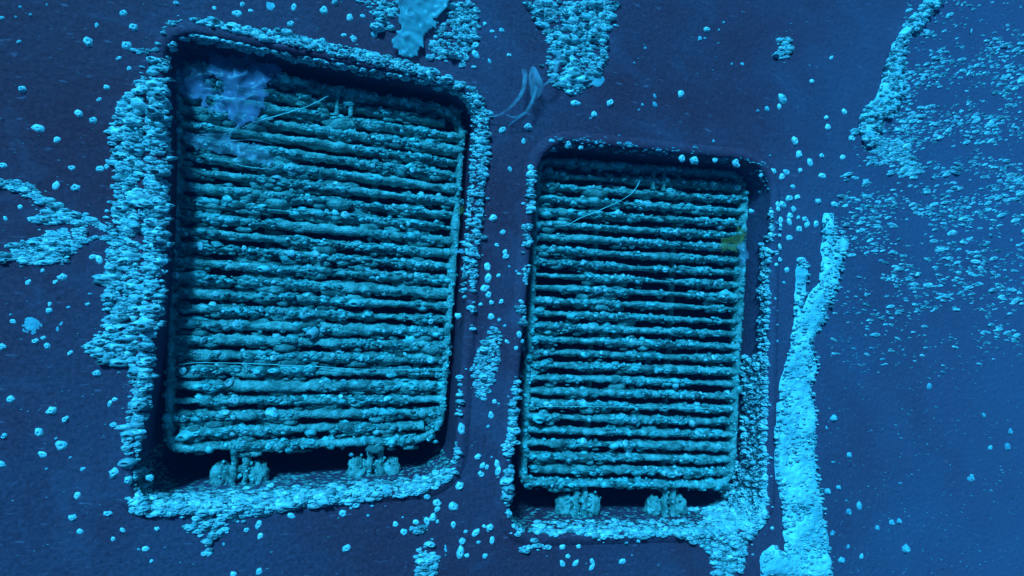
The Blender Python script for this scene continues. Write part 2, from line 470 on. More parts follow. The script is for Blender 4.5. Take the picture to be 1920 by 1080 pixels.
CRUST = []
def on_hull(pts):
    xz = ray_plane(pts)
    # growth that overhangs an opening clings to its edge
    keep = ~(in_poly(xz, LOOPS[0]) | in_poly(xz, LOOPS[1]))
    xz = xz[keep]
    h = lip_height(xz)
    return np.c_[xz[:, 0], -h, xz[:, 1]], keep
HN = np.array([0.0, -1.0, 0.0])
def crust(polys, label, dens=1.0, r=(3.5, 7.5), mat=None, hs=(0.7, 1.3), tilt=0.28, gap=-0.42, extra=None, seam=None):
    """barnacle crust inside pixel polygons on the hull face; extra = [(pos, normal, size)] arrays on recess walls"""
    P, S = [], []
    for poly in polys:
        n = int(poly_area(poly) / (math.pi * (np.mean(r) * 0.50) ** 2) * dens)
        p = sample_poly(poly, max(4, n))
        g = np.array([nz(a, b * 2.1, 7.7, 0.035) + 0.55 * nz(a, b * 2.0, 3.3, 0.11) for a, b in p])
        edge = dist_loop(p, poly)
        p = p[(g > gap) & (edge > 3.0)] if len(p) > 40 else p
        if seam is not None: p = p[(np.abs(p[:, 0] - np.interp(p[:, 1], seam[1], seam[0])) > 6.0) | (rng.uniform(size=len(p)) < 0.08)]
        # break the outline with stragglers
        q = p[rng.integers(0, len(p), max(2, int(n * 0.04)))] + rng.normal(size=(max(2, int(n * 0.04)), 2)) * 8
        p = np.vstack([p, q])
        u = np.clip(rng.gamma(1.15, 0.26, len(p)), 0, 1.5)
        s = (r[0] * 0.55 + (r[1] * 0.9 - r[0] * 0.55) * u) * px_scale(p)
        w, keep = on_hull(p)
        P.append(w); S.append(s[keep])
    P = np.vstack(P); S = np.concatenate(S)
    N = np.repeat(HN[None], len(P), 0)
    if extra is not None:
        for (ep, en, es) in extra:
            P = np.vstack([P, ep]); N = np.vstack([N, en]); S = np.concatenate([S, es])
    hsc = rng.uniform(hs[0], hs[1], len(P))
    me = scatter_mesh('barnacle_crust', VAR_LO, P, N, S, mat or M_BARN, tilt, hsc, np.array([1.55, 1.0, 0.78]))
    o = link('barnacle_crust', me)
    tag(o, label, 'barnacles', 'crusts of packed barnacles on the hull', 'stuff')
    CRUST.append(o)
    return o
def wall_points(loop, sel, n, dmax, r, bias=1.0):
    """points on the recess wall: sel(X, Z) picks the stretch of the loop; depth falls off towards the inside"""
    idx = [i for i in range(len(loop)) if sel(loop[i])]
    nn = -outward(loop)
    k = rng.choice(idx, n); j = (k + 1) % len(loop); t = rng.uniform(0, 1, n)[:, None]
    q = loop[k] * (1 - t) + loop[j] * t
    d = dmax * rng.uniform(0, 1, n) ** bias
    pos = np.c_[q[:, 0], d, q[:, 1]]
    nor = np.c_[nn[k][:, 0], np.full(n, -0.9), nn[k][:, 1]]
    sz = rng.uniform(r[0], r[1], n)
    return pos, nor, sz
def mat_sheet(name, polys, height, label, step=3.0, nscale=26, mat=None, parent=None):
    """a low bumpy calcified mat inside pixel polygons, as one relief standing on the hull"""
    V, F = [], []
    for poly in polys:
        poly = np.asarray(poly, float)
        lo, hi = poly.min(0) - step, poly.max(0) + step
        xs = np.arange(lo[0], hi[0] + step, step); ys = np.arange(lo[1], hi[1] + step, step)
        gx, gy = np.meshgrid(xs, ys, indexing='ij'); g = np.c_[gx.ravel(), gy.ravel()]
        wob = np.array([[6 * nz(a, b, 3.1, 0.05), 6 * nz(a, b, 8.7, 0.05)] for a, b in g])
        ins = in_poly(g + wob, poly).astype(float)
        dd = dist_loop(g + wob, poly) * np.where(ins > 0, 1, -1)
        xz = ray_plane(g); lift = lip_height(xz)
        base = len(V)
        H = np.clip(dd / 9.0, -1, 1)
        for i in range(len(g)):
            k = 0.6 + 0.55 * nz(xz[i, 0], xz[i, 1], 1.0, nscale) + 0.3 * nz(xz[i, 0], xz[i, 1], 5.0, nscale * 4)
            hh = height * (max(0.0, H[i]) ** 0.6) * max(0.15, k) - 0.0015
            V.append((xz[i, 0], -(lift[i] + hh), xz[i, 1]))
        nx, ny = len(xs), len(ys)
        use = dd > -step * 1.2
        for i in range(nx - 1):
            for j in range(ny - 1):
                a, b, c, d = i * ny + j, (i + 1) * ny + j, (i + 1) * ny + j + 1, i * ny + j + 1
                if use[a] and use[b] and use[c] and use[d]:
                    F.append((base + a, base + b, base + c, base + d))
    me = mesh_from(name, V, F, mat or M_SCAR, True)
    o = link(name, me, parent)
    if label: tag(o, label, 'growth', None, None)
    return o

# ------------------------------------------------------------------ crusts
LP_L, LP_R = LOOPS
# left rim of the larger opening
A_out = [(262, 130), (275, 108), (300, 112), (322, 100), (324, 500), (314, 610), (298, 700), (286, 770), (270, 872), (240, 876), (234, 820), (246, 740), (245, 690), (205, 688), (165, 662), (158, 645), (192, 618), (195, 520), (205, 440), (200, 420), (213, 400), (215, 330), (206, 280), (212, 200), (232, 180), (258, 165)]
crust([A_out, [(246, 680), (306, 660), (296, 720), (280, 800), (272, 876), (238, 880), (236, 820), (246, 740)]], 'broad pale barnacle crust down the left rim of the larger opening', 1.6, (2.6, 8.2), hs=(0.6, 1.6), tilt=0.4, gap=-0.36, seam=((276, 264, 262, 250), (120, 400, 640, 800)),
      extra=[wall_points(LP_L, lambda p: p[0] < -0.22 and p[1] > -0.22, 110, 0.008, (0.003, 0.005), 1.6)])
crust([[(246, 88), (300, 92), (308, 104), (250, 104)], [(306, 40), (344, 36), (346, 42), (318, 60), (305, 80), (300, 60)]], 'thin barnacle cluster at the upper left corner of the larger opening', 0.9, (2.5, 5))
B_top = [(350, 32), (400, 34), (450, 46), (500, 52), (600, 73), (700, 95), (780, 117), (860, 150), (896, 172), (914, 205), (890, 196), (860, 172), (790, 150), (700, 126), (600, 103), (500, 83), (430, 64), (370, 50)]
crust([B_top], 'barnacle crust along the top rim of the larger opening', 1.45, (3.2, 7.0), hs=(0.8, 1.5), tilt=0.4,
      extra=[wall_points(LP_L, lambda p: p[1] > 0.36 and p[0] > -0.27, 240, 0.03, (0.002, 0.005), 1.4)])
C_right = [(888, 188), (908, 195), (916, 215), (917, 300), (908, 370), (902, 450), (894, 530), (884, 566), (878, 520), (872, 478), (884, 440), (893, 340), (890, 240)]
crust([C_right, [(846, 665), (860, 668), (868, 710), (866, 780), (850, 782), (846, 720)], [(836, 818), (858, 822), (862, 860), (850, 885), (835, 880)], [(880, 560), (890, 565), (888, 640), (880, 660)]],
      'narrow broken barnacle crust down the right rim of the larger opening', 1.35, (2.8, 6.2), hs=(0.8, 1.5), tilt=0.4,
      extra=[wall_points(LP_L, lambda p: p[0] > 0.17 and p[1] > 0.03, 170, 0.02, (0.0025, 0.005), 1.5)])
D_bot = [(240, 922), (265, 935), (300, 938), (350, 930), (430, 918), (560, 915), (650, 905), (740, 905), (830, 875), (858, 880), (848, 898), (800, 925), (700, 938), (640, 948), (560, 952), (500, 968), (430, 972), (380, 962), (300, 968), (246, 962)]
crust([D_bot], 'ragged barnacle crust along the bottom ledge of the larger opening', 2.1, (2.8, 7.5), hs=(0.6, 1.4), tilt=0.45, gap=-0.7,
      extra=[wall_points(LP_L, lambda p: p[1] < -0.27, 420, 0.05, (0.002, 0.005), 1.5)])
crust([[(338, 988), (370, 966), (448, 962), (450, 985), (430, 1000), (412, 1008), (400, 1022), (395, 1046), (380, 1042), (384, 1015), (350, 992)]], 'dripping barnacle cluster hanging below the larger opening', 0.95, (4, 9), hs=(0.7, 1.2))
# fish-tail patch on the far left
crust([[(-20, 332), (45, 336), (72, 352), (90, 376), (74, 386), (50, 366), (-20, 349)],
       [(44, 412), (72, 398), (106, 382), (152, 398), (182, 410), (218, 432), (210, 444), (178, 428), (150, 414), (120, 420), (64, 422)],
       [(84, 366), (116, 380), (112, 396), (78, 384)], [(140, 402), (166, 408), (164, 452), (136, 452)],
       [(216, 436), (206, 456), (180, 450), (152, 464), (136, 474), (124, 494), (60, 499), (24, 490), (-20, 500), (-20, 486), (20, 472), (0, 462), (60, 446), (96, 434), (126, 424), (136, 448), (160, 444)]],
      'forked fish tail shaped barnacle patch running off the left edge', 2.0, (2.2, 6.5), hs=(0.4, 1.0), tilt=0.35, gap=-0.75)
# patches above
crust([[(786, 0), (896, 0), (900, 50), (888, 100), (868, 134), (850, 118), (800, 112), (812, 62), (846, 22)], [(664, 0), (746, 0), (744, 44), (705, 42), (690, 20)], [(690, 42), (745, 40), (742, 62), (700, 60)]],
      'barnacle patch at the top edge beside a slimy sheet', 1.0, (3.2, 7.5), hs=(0.7, 1.3))
crust([[(975, 0), (1162, 0), (1150, 40), (1140, 60), (1142, 110), (1126, 150), (1082, 182), (1040, 168), (1020, 150), (1026, 90), (1010, 50), (985, 20)]],
      'large hanging barnacle patch at the top between the two openings', 1.15, (3.2, 8.0), hs=(0.7, 1.3), tilt=0.35)
# smaller opening
H_left = [[(986, 320), (1004, 318), (1000, 400), (984, 408), (984, 370)], [(976, 420), (998, 418), (996, 450), (986, 478), (974, 478), (978, 450)], [(980, 500), (994, 496), (992, 530), (982, 534)], [(968, 575), (988, 572), (988, 588), (972, 590)], [(976, 592), (984, 592), (982, 612), (976, 612)]]
crust(H_left, 'string of small barnacle clumps on the upper left rim of the smaller opening', 1.35, (2.8, 6), hs=(0.8, 1.3))
crust([[(1020, 258), (1060, 256), (1200, 270), (1330, 284), (1440, 304), (1446, 318), (1330, 300), (1200, 288), (1060, 274)]], 'thin dull shells along the smooth top rim of the smaller opening', 0.30, (1.6, 4.2), M_DIM, (0.4, 0.9), gap=-0.2,
      extra=[wall_points(LP_R, lambda p: p[1] > 0.30 and p[0] > 0.33, 130, 0.03, (0.0015, 0.004), 1.3)])
H2 = [(962, 700), (982, 695), (976, 800), (974, 900), (964, 920), (972, 960), (990, 1000), (966, 1004), (945, 955), (938, 900), (952, 872), (936, 835), (952, 815), (952, 780)]
crust([H2], 'ragged barnacle crust on the lower left rim of the smaller opening', 1.5, (3.0, 7.0), hs=(0.8, 1.6), tilt=0.4)
I_bot = [(1060, 985), (1110, 978), (1160, 985), (1250, 978), (1320, 965), (1400, 955), (1436, 900), (1440, 940), (1430, 985), (1405, 1010), (1395, 1062), (1380, 1080), (1332, 1082), (1336, 1050), (1310, 1022), (1262, 1002), (1200, 1008), (1120, 1008), (1068, 1000)]
crust([I_bot, [(984, 985), (1015, 988), (1016, 1002), (988, 1000)], [(1022, 990), (1046, 988), (1048, 1006), (1028, 1008)]], 'wide barnacle crust under the lower right corner of the smaller opening', 2.1, (2.6, 6.4), hs=(0.7, 1.5), tilt=0.35, gap=-0.6,
      extra=[wall_points(LP_R, lambda p: p[1] < -0.355 and p[0] > 0.36, 420, 0.055, (0.002, 0.005), 1.6)])
I_r = [(1424, 392), (1449, 384), (1449, 450), (1444, 560), (1440, 680), (1438, 800), (1440, 905), (1420, 905), (1424, 800), (1426, 680), (1428, 560), (1424, 500)]
crust([I_r], 'bright barnacle crust down the right rim of the smaller opening', 2.0, (2.6, 5.6), hs=(0.7, 1.5), tilt=0.35, gap=-0.5,
      extra=[wall_points(LP_R, lambda p: p[0] > 0.80 and p[1] < 0.20, 420, 0.025, (0.003, 0.006), 1.3),
             wall_points(LP_R, lambda p: p[0] > 0.78 and p[1] < -0.05, 900, 0.075, (0.003, 0.0065), 1.0),
             wall_points(LP_R, lambda p: p[0] > 0.74 and p[1] < -0.28, 500, 0.12, (0.003, 0.0065), 1.3)])
crust([[(972, 1024), (1000, 1016), (1040, 1014), (1050, 1030), (1030, 1036), (1004, 1026), (985, 1040), (972, 1036)]], 'small dumbbell shaped barnacle clump under the lower left corner of the smaller opening', 1.3, (3.5, 7))
crust([[(922, 608), (942, 618), (938, 690), (916, 754), (892, 748), (878, 695), (896, 650)]], 'slim barnacle patch on the bare strip between the two grilles', 1.0, (2.6, 5.5), hs=(0.6, 1.2))
crust([[(790, 1018), (812, 1015), (826, 1040), (822, 1082), (780, 1082), (776, 1040)], [(768, 988), (798, 986), (796, 1000), (770, 1000)]], 'barnacle clump at the bottom edge below the gap between openings', 1.1, (3.5, 8))
crust([[(1452, 72), (1480, 68), (1486, 88), (1480, 112), (1462, 116), (1446, 100), (1460, 92)]], 'lone barnacle knot high on the bare hull above the smaller opening', 1.8, (2.5, 6), hs=(0.8, 1.4), gap=-2)
for lp, sel, n_, lab in ((LP_L, lambda p: p[1] < -0.25, 1500, 'low turf and small shells on the inner ledge under the larger grille'), (LP_R, lambda p: p[1] < -0.34, 1100, 'low turf and small shells on the inner ledge under the smaller grille')):
    a_, b2_, c_ = wall_points(lp, sel, n_, 0.14, (0.0012, 0.0042), 1.2)
    o = link('ledge_turf', scatter_mesh('ledge_turf', VAR_LUMP + VAR_LO[:3], a_, b2_, c_, M_GROW, 0.4, None, np.array([1.6, 1.0, 0.7])))
    tag(o, lab, 'growth', None, 'stuff')
# white scars on the right
K1 = [(1546, 402), (1562, 400), (1568, 440), (1592, 452), (1580, 492), (1574, 522), (1560, 570), (1544, 604), (1520, 640), (1530, 662), (1532, 690), (1520, 722), (1530, 780), (1530, 860), (1538, 920), (1550, 1000), (1562, 1084), (1424, 1084), (1428, 1042), (1450, 1020), (1472, 1036), (1466, 960), (1452, 880), (1446, 820), (1456, 760), (1466, 700), (1482, 640), (1490, 560), (1494, 486), (1512, 486), (1516, 520), (1508, 560), (1502, 584), (1516, 552), (1536, 530), (1540, 480), (1540, 420)]
e = empty('calcified_streak', tuple(Vector((ray_plane([(1500, 1080)])[0][0], 0, ray_plane([(1500, 1080)])[0][1]))), 'long forked white calcified streak right of the smaller opening', 'growth', 'white calcified streaks')
def parent_keep(o, p):
    o.parent = p; o.matrix_parent_inverse = Matrix.Translation(p.location).inverted()
parent_keep(mat_sheet('mat_layer', [K1], 0.012, None), e)
def loose_scatter(name, polys, n, r, mat, tilt=0.3, hs=(0.7, 1.3), lift=0.0):
    p = np.vstack([sample_poly(q, k) for q, k in zip(polys, n)])
    s = rng.uniform(r[0], r[1], len(p)) * px_scale(p)
    w, keep = on_hull(p); w[:, 1] -= lift
    return link(name, scatter_mesh(name, VAR_LO, w, np.repeat(HN[None], len(w), 0), s[keep], mat, tilt, rng.uniform(hs[0], hs[1], len(w)), np.array([1.6, 1.0, 0.72])))
o = loose_scatter('barnacle_cover', [K1], [1300], (1.4, 3.6), M_BARN, 0.5, (0.4, 1.1), 0.005); tag(o, kind='stuff'); parent_keep(o, e)
K2 = [(1736, 0), (1766, 0), (1746, 25), (1720, 56), (1698, 75), (1692, 130), (1692, 170), (1682, 205), (1652, 232), (1638, 272), (1620, 276), (1610, 238), (1616, 205), (1640, 190), (1655, 130), (1665, 100), (1690, 60), (1712, 25)]
e2 = empty('calcified_streak', tuple(Vector((ray_plane([(1625, 270)])[0][0], 0, ray_plane([(1625, 270)])[0][1]))), 'slanting white calcified streak near the upper right corner', 'growth', 'white calcified streaks')
parent_keep(mat_sheet('mat_layer', [K2], 0.014, None), e2)
o = loose_scatter('barnacle_cover', [K2], [330], (2.2, 5.5), M_BARN, 0.4, (0.6, 1.3), 0.006); tag(o, kind='stuff'); parent_keep(o, e2)

# sparse dim field on the far right
F1 = [(1640, 190), (1800, 120), (1920, 60), (1960, 60), (1960, 420), (1800, 440), (1640, 400), (1590, 330)]
F2 = [(1560, 390), (1800, 380), (1960, 400), (1960, 640), (1760, 660), (1560, 600)]
F3 = [(1560, 620), (1960, 620), (1960, 1090), (1580, 1090), (1540, 800)]
F4 = [(1700, 60), (1760, 0), (1960, 0), (1960, 90), (1800, 140), (1700, 180)]
F5 = [(1590, 240), (1700, 220), (1720, 330), (1620, 345)]
def field(polys, n, r, mat, label, hs, fade):
    p = np.vstack([sample_poly(q, k) for q, k in zip(polys, n)])
    g = np.array([nz(a, b * 1.6, 2.2, 0.012) + 0.6 * nz(a, b * 2, 9.1, 0.04) for a, b in p])
    p = p[rng.uniform(size=len(p)) < np.clip(0.55 + 1.7 * g, 0.02, 1) * fade(p)]
    s_ = (r[0] + (r[1] - r[0]) * np.clip(rng.gamma(1.6, 0.2, len(p)), 0, 1)) * px_scale(p)
    w, keep = on_hull(p); p = p[keep]
    th = np.radians(np.interp(p[:, 1], [0, 300, 560, 800, 1080], [24, 16, 3, -10, -18]) + rng.normal(0, 9, len(p)))
    ax = np.c_[np.cos(th), np.zeros(len(p)), np.sin(th)]
    me = scatter_mesh('barnacle_field', VAR_LO, w, np.repeat(HN[None], len(w), 0), s_[keep], mat, 0.12, rng.uniform(hs[0], hs[1], len(w)), axis=ax)
    return tag(link('barnacle_field', me), label, 'barnacles', None, 'stuff')
FA = [(1700, 0), (1960, 0), (1960, 700), (1560, 700), (1550, 420), (1600, 250), (1680, 180)]
fade_up = lambda p: np.clip((720 - p[:, 1]) / 300, 0.02, 1) * np.clip((p[:, 0] - 1540) / 90, 0.1, 1) * np.clip(1.0 - np.clip(140 - p[:, 1], 0, 200) / 160, 0.25, 1)
field([FA, F5], [4800, 420], (0.8, 3.4), M_DIM, 'fine grey barnacle specks fading down the upper right hull', (0.2, 0.55), fade_up)
field([FA, F5], [5200, 620], (1.1, 6.2), M_BARN, 'brighter flat barnacles dotted through the upper right speck field', (0.2, 0.5), fade_up)
field([F3], [420], (0.5, 2.6), M_DIM, 'sparse dull flecks on the lower right hull', (0.2, 0.5), lambda p: np.full(len(p), 0.7))

# fine spat everywhere
ALLV = [(-40, -40), (1960, -40), (1960, 1120), (-40, 1120)]
o = loose_scatter('barnacle_spat', [ALLV, F3], [900, 260], (0.5, 1.5), M_DIM, 0.2, (0.4, 1.0))
tag(o, 'tiny barnacle spat specks dusted all over the bare hull paint', 'barnacles', None, 'stuff')

# ------------------------------------------------------------------ grilles
def tube_lump(path, rad_y, rad_z, seed, ring=10, amp=(0.25, 0.18), sc=(34, 110), closed=False, up=None):
    """knobbly rounded bar along a path of (X, Y, Z) points; rad_y = half depth, rad_z = half height"""
    P = [Vector(p) for p in path]; V = []; F = []
    k = len(P)
    for i in range(k):
        a = P[i - 1] if (i > 0 or closed) else P[i]; b = P[(i + 1) % k] if (i < k - 1 or closed) else P[i]
        t = (b - a).normalized()
        yv = Vector((0, 1, 0)); zv = t.cross(yv).normalized()
        for s in range(ring):
            an = 2 * math.pi * s / ring
            c, sn = math.cos(an), math.sin(an)
            c = math.copysign(abs(c) ** 0.75, c); sn = math.copysign(abs(sn) ** 0.75, sn)
            q = P[i] + yv * (c * rad_y) + zv * (sn * rad_z)
            qq = Vector((q.x * 0.55, q.y, q.z))
            f = 1 + amp[0] * mnoise.noise((qq + Vector((seed, 0, 0))) * sc[0]) * 2.0 + amp[1] * mnoise.noise((qq + Vector((0, seed, 0))) * sc[1]) * 2.0 + 0.22 * mnoise.noise((q + Vector((0, 0, seed))) * 240)
            f = max(0.35, f)
            V.append(P[i] + yv * (c * rad_y * (0.5 + 0.5 * f)) + zv * (sn * rad_z * f))
    for i in range(k if closed else k - 1):
        j = (i + 1) % k
        for s in range(ring):
            u = (s + 1) % ring
            F.append((i * ring + s, j * ring + s, j * ring + u, i * ring + u))
    if not closed:
        F.append(tuple(range(ring))); F.append(tuple((k - 1) * ring + s for s in reversed(range(ring))))
    return V, F

GD = 0.07
def build_grille(corners, nbars, label, seed, hinge_px, radii, thick, bridge):
    q = ray_plane(corners, GD)          # TL, TR, BR, BL
    base = (q[2] + q[3]) / 2
    e = empty('grille', (base[0], GD, base[1]), label, 'grille', 'barred grilles set in the hull openings')
    off = -Vector(e.location)
    def add(nm, V, F, mat, parent=None, smooth=True):
        o = link(nm, mesh_from(nm, [Vector(v) + off for v in V], F, mat, smooth), parent or e); return o
    lp = subdivide(rounded_loop(q, radii, 8), 0.006)
    V, F = tube_lump([(p[0], GD, p[1]) for p in lp], 0.016, 0.0068, seed, 10, (0.22, 0.15), closed=True)
    add('frame', V, F, M_GROW)
    for b in range(1, nbars):
        t = b / nbars
        a = q[0] * (1 - t) + q[3] * t; c = q[1] * (1 - t) + q[2] * t
        # shorten next to the rounded corners
        sag = 0.0012 * math.sin(seed + b)
        n = 210
        path = []
        for i in range(n + 1):
            s = i / n; p = a * (1 - s) + c * s
            path.append((p[0], GD + 0.002 * math.sin(b * 1.7), p[1] + sag * math.sin(math.pi * s)))
        if b == 1 or b == nbars - 1:
            path = path[8:-15]
        V, F = tube_lump(path, 0.014, thick * random.uniform(0.8, 1.15), seed + b * 3.7, 12, (0.40, 0.34), (15, 130))
        add('bar', V, F, M_GROW)
    fk = rng.integers(0, len(lp), 900)
    fa = rng.uniform(-2.2, 2.2, 900); fn = outward(lp)[fk]
    fpos = np.c_[lp[fk][:, 0] + fn[:, 0] * 0.0062 * np.sin(fa), GD - 0.0155 * np.cos(fa), lp[fk][:, 1] + fn[:, 1] * 0.0062 * np.sin(fa)] + np.array(off)[None]
    fnor = np.c_[fn[:, 0] * np.sin(fa), -np.cos(fa), fn[:, 1] * np.sin(fa)]
    tag(link('frame_growth', scatter_mesh('frame_growth', VAR_LO + VAR_LUMP[:4], fpos, fnor, rng.gamma(1.6, 0.0011, 900) + 0.0009, M_GSHELL, 0.4), e), kind='stuff')
    # two vertical stays behind the bars
    for s in (0.30, 0.68):
        a = q[0] * (1 - s) + q[1] * s; c = q[3] * (1 - s) + q[2] * s
        path = [(a[0] * (1 - k / 60) + c[0] * k / 60, GD + 0.022, a[1] * (1 - k / 60) + c[1] * k / 60) for k in range(61)]
        V, F = tube_lump(path, 0.008, 0.006, seed + 99 + s, 8)
        add('stay', V, F, M_GROW)
    # growth on the bars
    def bar_points(n, lift=1.0):
        b = rng.integers(0, nbars + 1, n * 2); s = rng.uniform(0.01, 0.99, n * 2)
        wgt = np.array([0.5 + 1.3 * nz(s_i * 6.0, b_i * 2.37 + seed, 0.5, 1.0) + 0.8 * nz(s_i * 26.0, b_i * 3.1 + seed, 4.5, 1.0) for s_i, b_i in zip(s, b)])
        ok = np.argsort(wgt + rng.uniform(-0.45, 0.45, n * 2))[-n:]; rng.shuffle(ok)
        b = b[ok] / nbars; s = s[ok]
        p = (q[0] * (1 - s)[:, None] + q[1] * s[:, None]) * (1 - b)[:, None] + (q[3] * (1 - s)[:, None] + q[2] * s[:, None]) * b[:, None]
        an = rng.uniform(-1.9, 1.9, n)          # 0 = facing the camera, + = up
        nor = np.c_[np.zeros(n), -np.cos(an), np.sin(an)]
        pos = np.c_[p[:, 0], GD - 0.013 * lift * np.cos(an), p[:, 1] + thick * 0.8 * lift * np.sin(an)]
        return pos + np.array(off)[None], nor, s, b
    pos, nor, s, b = bar_points(5200)
    me = scatter_mesh('turf_tufts', VAR_LUMP, pos, nor, rng.gamma(2.2, 0.0011, len(pos)) + 0.0008, M_GROW, 0.3, None, np.array([1.9, 1.0, 0.8]), vary=0.8)
    tag(link('turf_tufts', me, e), kind='stuff')
    pos, nor, s, b = bar_points(8500, 1.18)
    me = scatter_mesh('barnacle_growth', VAR_LO, pos, nor, rng.gamma(1.3, 0.0012, len(pos)) + 0.0008, M_GSHELL, 0.5, rng.uniform(0.6, 1.2, len(pos)), np.array([1.4, 1.0, 0.8]), vary=0.85)
    tag(link('barnacle_growth', me, e), kind='stuff')
    pos, nor, s, b = bar_points(560, 1.3)
    me = scatter_mesh('bright_barnacles', VAR_LO, pos, nor, rng.gamma(2, 0.0011, len(pos)) + 0.0016, M_BARN, 0.4, rng.uniform(0.5, 0.9, len(pos)))
    tag(link('bright_barnacles', me, e), kind='stuff')
    # clogging lumps that bridge gaps
    pos, nor, s, b = bar_points(2200)
    keep = rng.uniform(size=len(s)) < bridge(s, b)
    pos = pos[keep]; pos[:, 2] -= thick * rng.uniform(0.9, 1.9, len(pos)); pos[:, 1] += rng.uniform(0.0, 0.012, len(pos))
    me = scatter_mesh('clogging_growth', VAR_LUMP, pos, nor[keep], rng.gamma(3, 0.0012, len(pos)) + 0.001, M_GROW, 0.2, None, np.array([2.2, 0.9, 0.9]))
    tag(link('clogging_growth', me, e), kind='stuff')
    # hinges on the ledge: two leaves between rounded ears
    for hp in hinge_px:
        h = ray_plane([hp], GD + 0.02)[0]; w = 0.034
        foot = -0.075
        he = bpy.data.objects.new('hinge', None); C.objects.link(he); he.parent = e
        for k, (dx, hw) in enumerate(((-0.0092, 0.0050), (0.0092, 0.0050))):
            path = [(h[0] + dx + 0.001 * math.sin(i * 0.8), GD + 0.008, h[1] + 0.012 - 0.078 * i / 26) for i in range(27)]
            V, F = tube_lump(path, 0.010, hw, seed + hp[0] + k, 10, (0.3, 0.25))
            add('hinge_leaf', V, F, M_GROW, he)
        for k, sgn in enumerate((-1, 1)):
            V = []; F = []
            bm = bmesh.new(); bmesh.ops.create_icosphere(bm, subdivisions=4, radius=1.0)
            bm.verts.index_update()
            for v in bm.verts:
                f = 1 + 0.30 * mnoise.noise(v.co * 2.2 + Vector((seed + hp[0] + k * 7, 0, 0))) + 0.16 * mnoise.noise(v.co * 6 + Vector((hp[0], k, 0)))
                zz = v.co.z * f
                V.append((h[0] + sgn * 0.030 + v.co.x * 0.0165 * f * (1.0 if zz < -0.2 else 1.0), GD + 0.016 + v.co.y * 0.016 * f, h[1] - 0.043 + zz * 0.024))
            F = [tuple(v.index for v in f.verts) for f in bm.faces]; bm.free()
            add('hinge_ear', V, F, M_GROW, he)
        path = [(h[0] - 0.036 + 0.072 * i / 14, GD + 0.012, h[1] - 0.030) for i in range(15)]
        V, F = tube_lump(path, 0.006, 0.006, seed + 3, 8)
        add('hinge_pin', V, F, M_GROW, he)
        n = 45
        pp = np.c_[h[0] + rng.normal(0, 0.020, n), np.full(n, GD + 0.004) + rng.uniform(-0.006, 0.006, n), h[1] - 0.035 + rng.normal(0, 0.018, n)] + np.array(off)[None]
        me = scatter_mesh('hinge_growth', VAR_LO, pp, np.repeat(HN[None], n, 0), rng.uniform(0.0015, 0.0035, n), M_GSHELL, 0.5)
        tag(link('hinge_growth', me, he), kind='stuff')
    # catch at the top
    h = q[0] * 0.45 + q[1] * 0.55
    for dx in (-0.012, 0.012):
        path = [(h[0] + dx, GD - 0.012, h[1] + 0.004 - 0.05 * i / 16) for i in range(17)]
        V, F = tube_lump(path, 0.006, 0.0042, seed + dx * 100, 8)
        add('catch', V, F, M_GROW)
    return e, q
gl, QL = build_grille([(342, 124), (868, 214), (824, 822), (318, 838)], 25, 'larger turf covered grille whose upper left is draped with torn film', 3.0,
             [(455, 842), (704, 836)], (0.03, 0.05, 0.05, 0.02), 0.0070, lambda s, b: 0.42 + 0.50 * (1 - s))
gr, QR = build_grille([(1006, 303), (1394, 331), (1366, 908), (978, 902)], 25, 'smaller turf covered grille at right with cleaner dark slots', 41.0,
             [(1084, 906), (1248, 910)], (0.02, 0.05, 0.045, 0.02), 0.0060, lambda s, b: 0.04 + 0.7 * np.clip(0.6 - s, 0, 1))

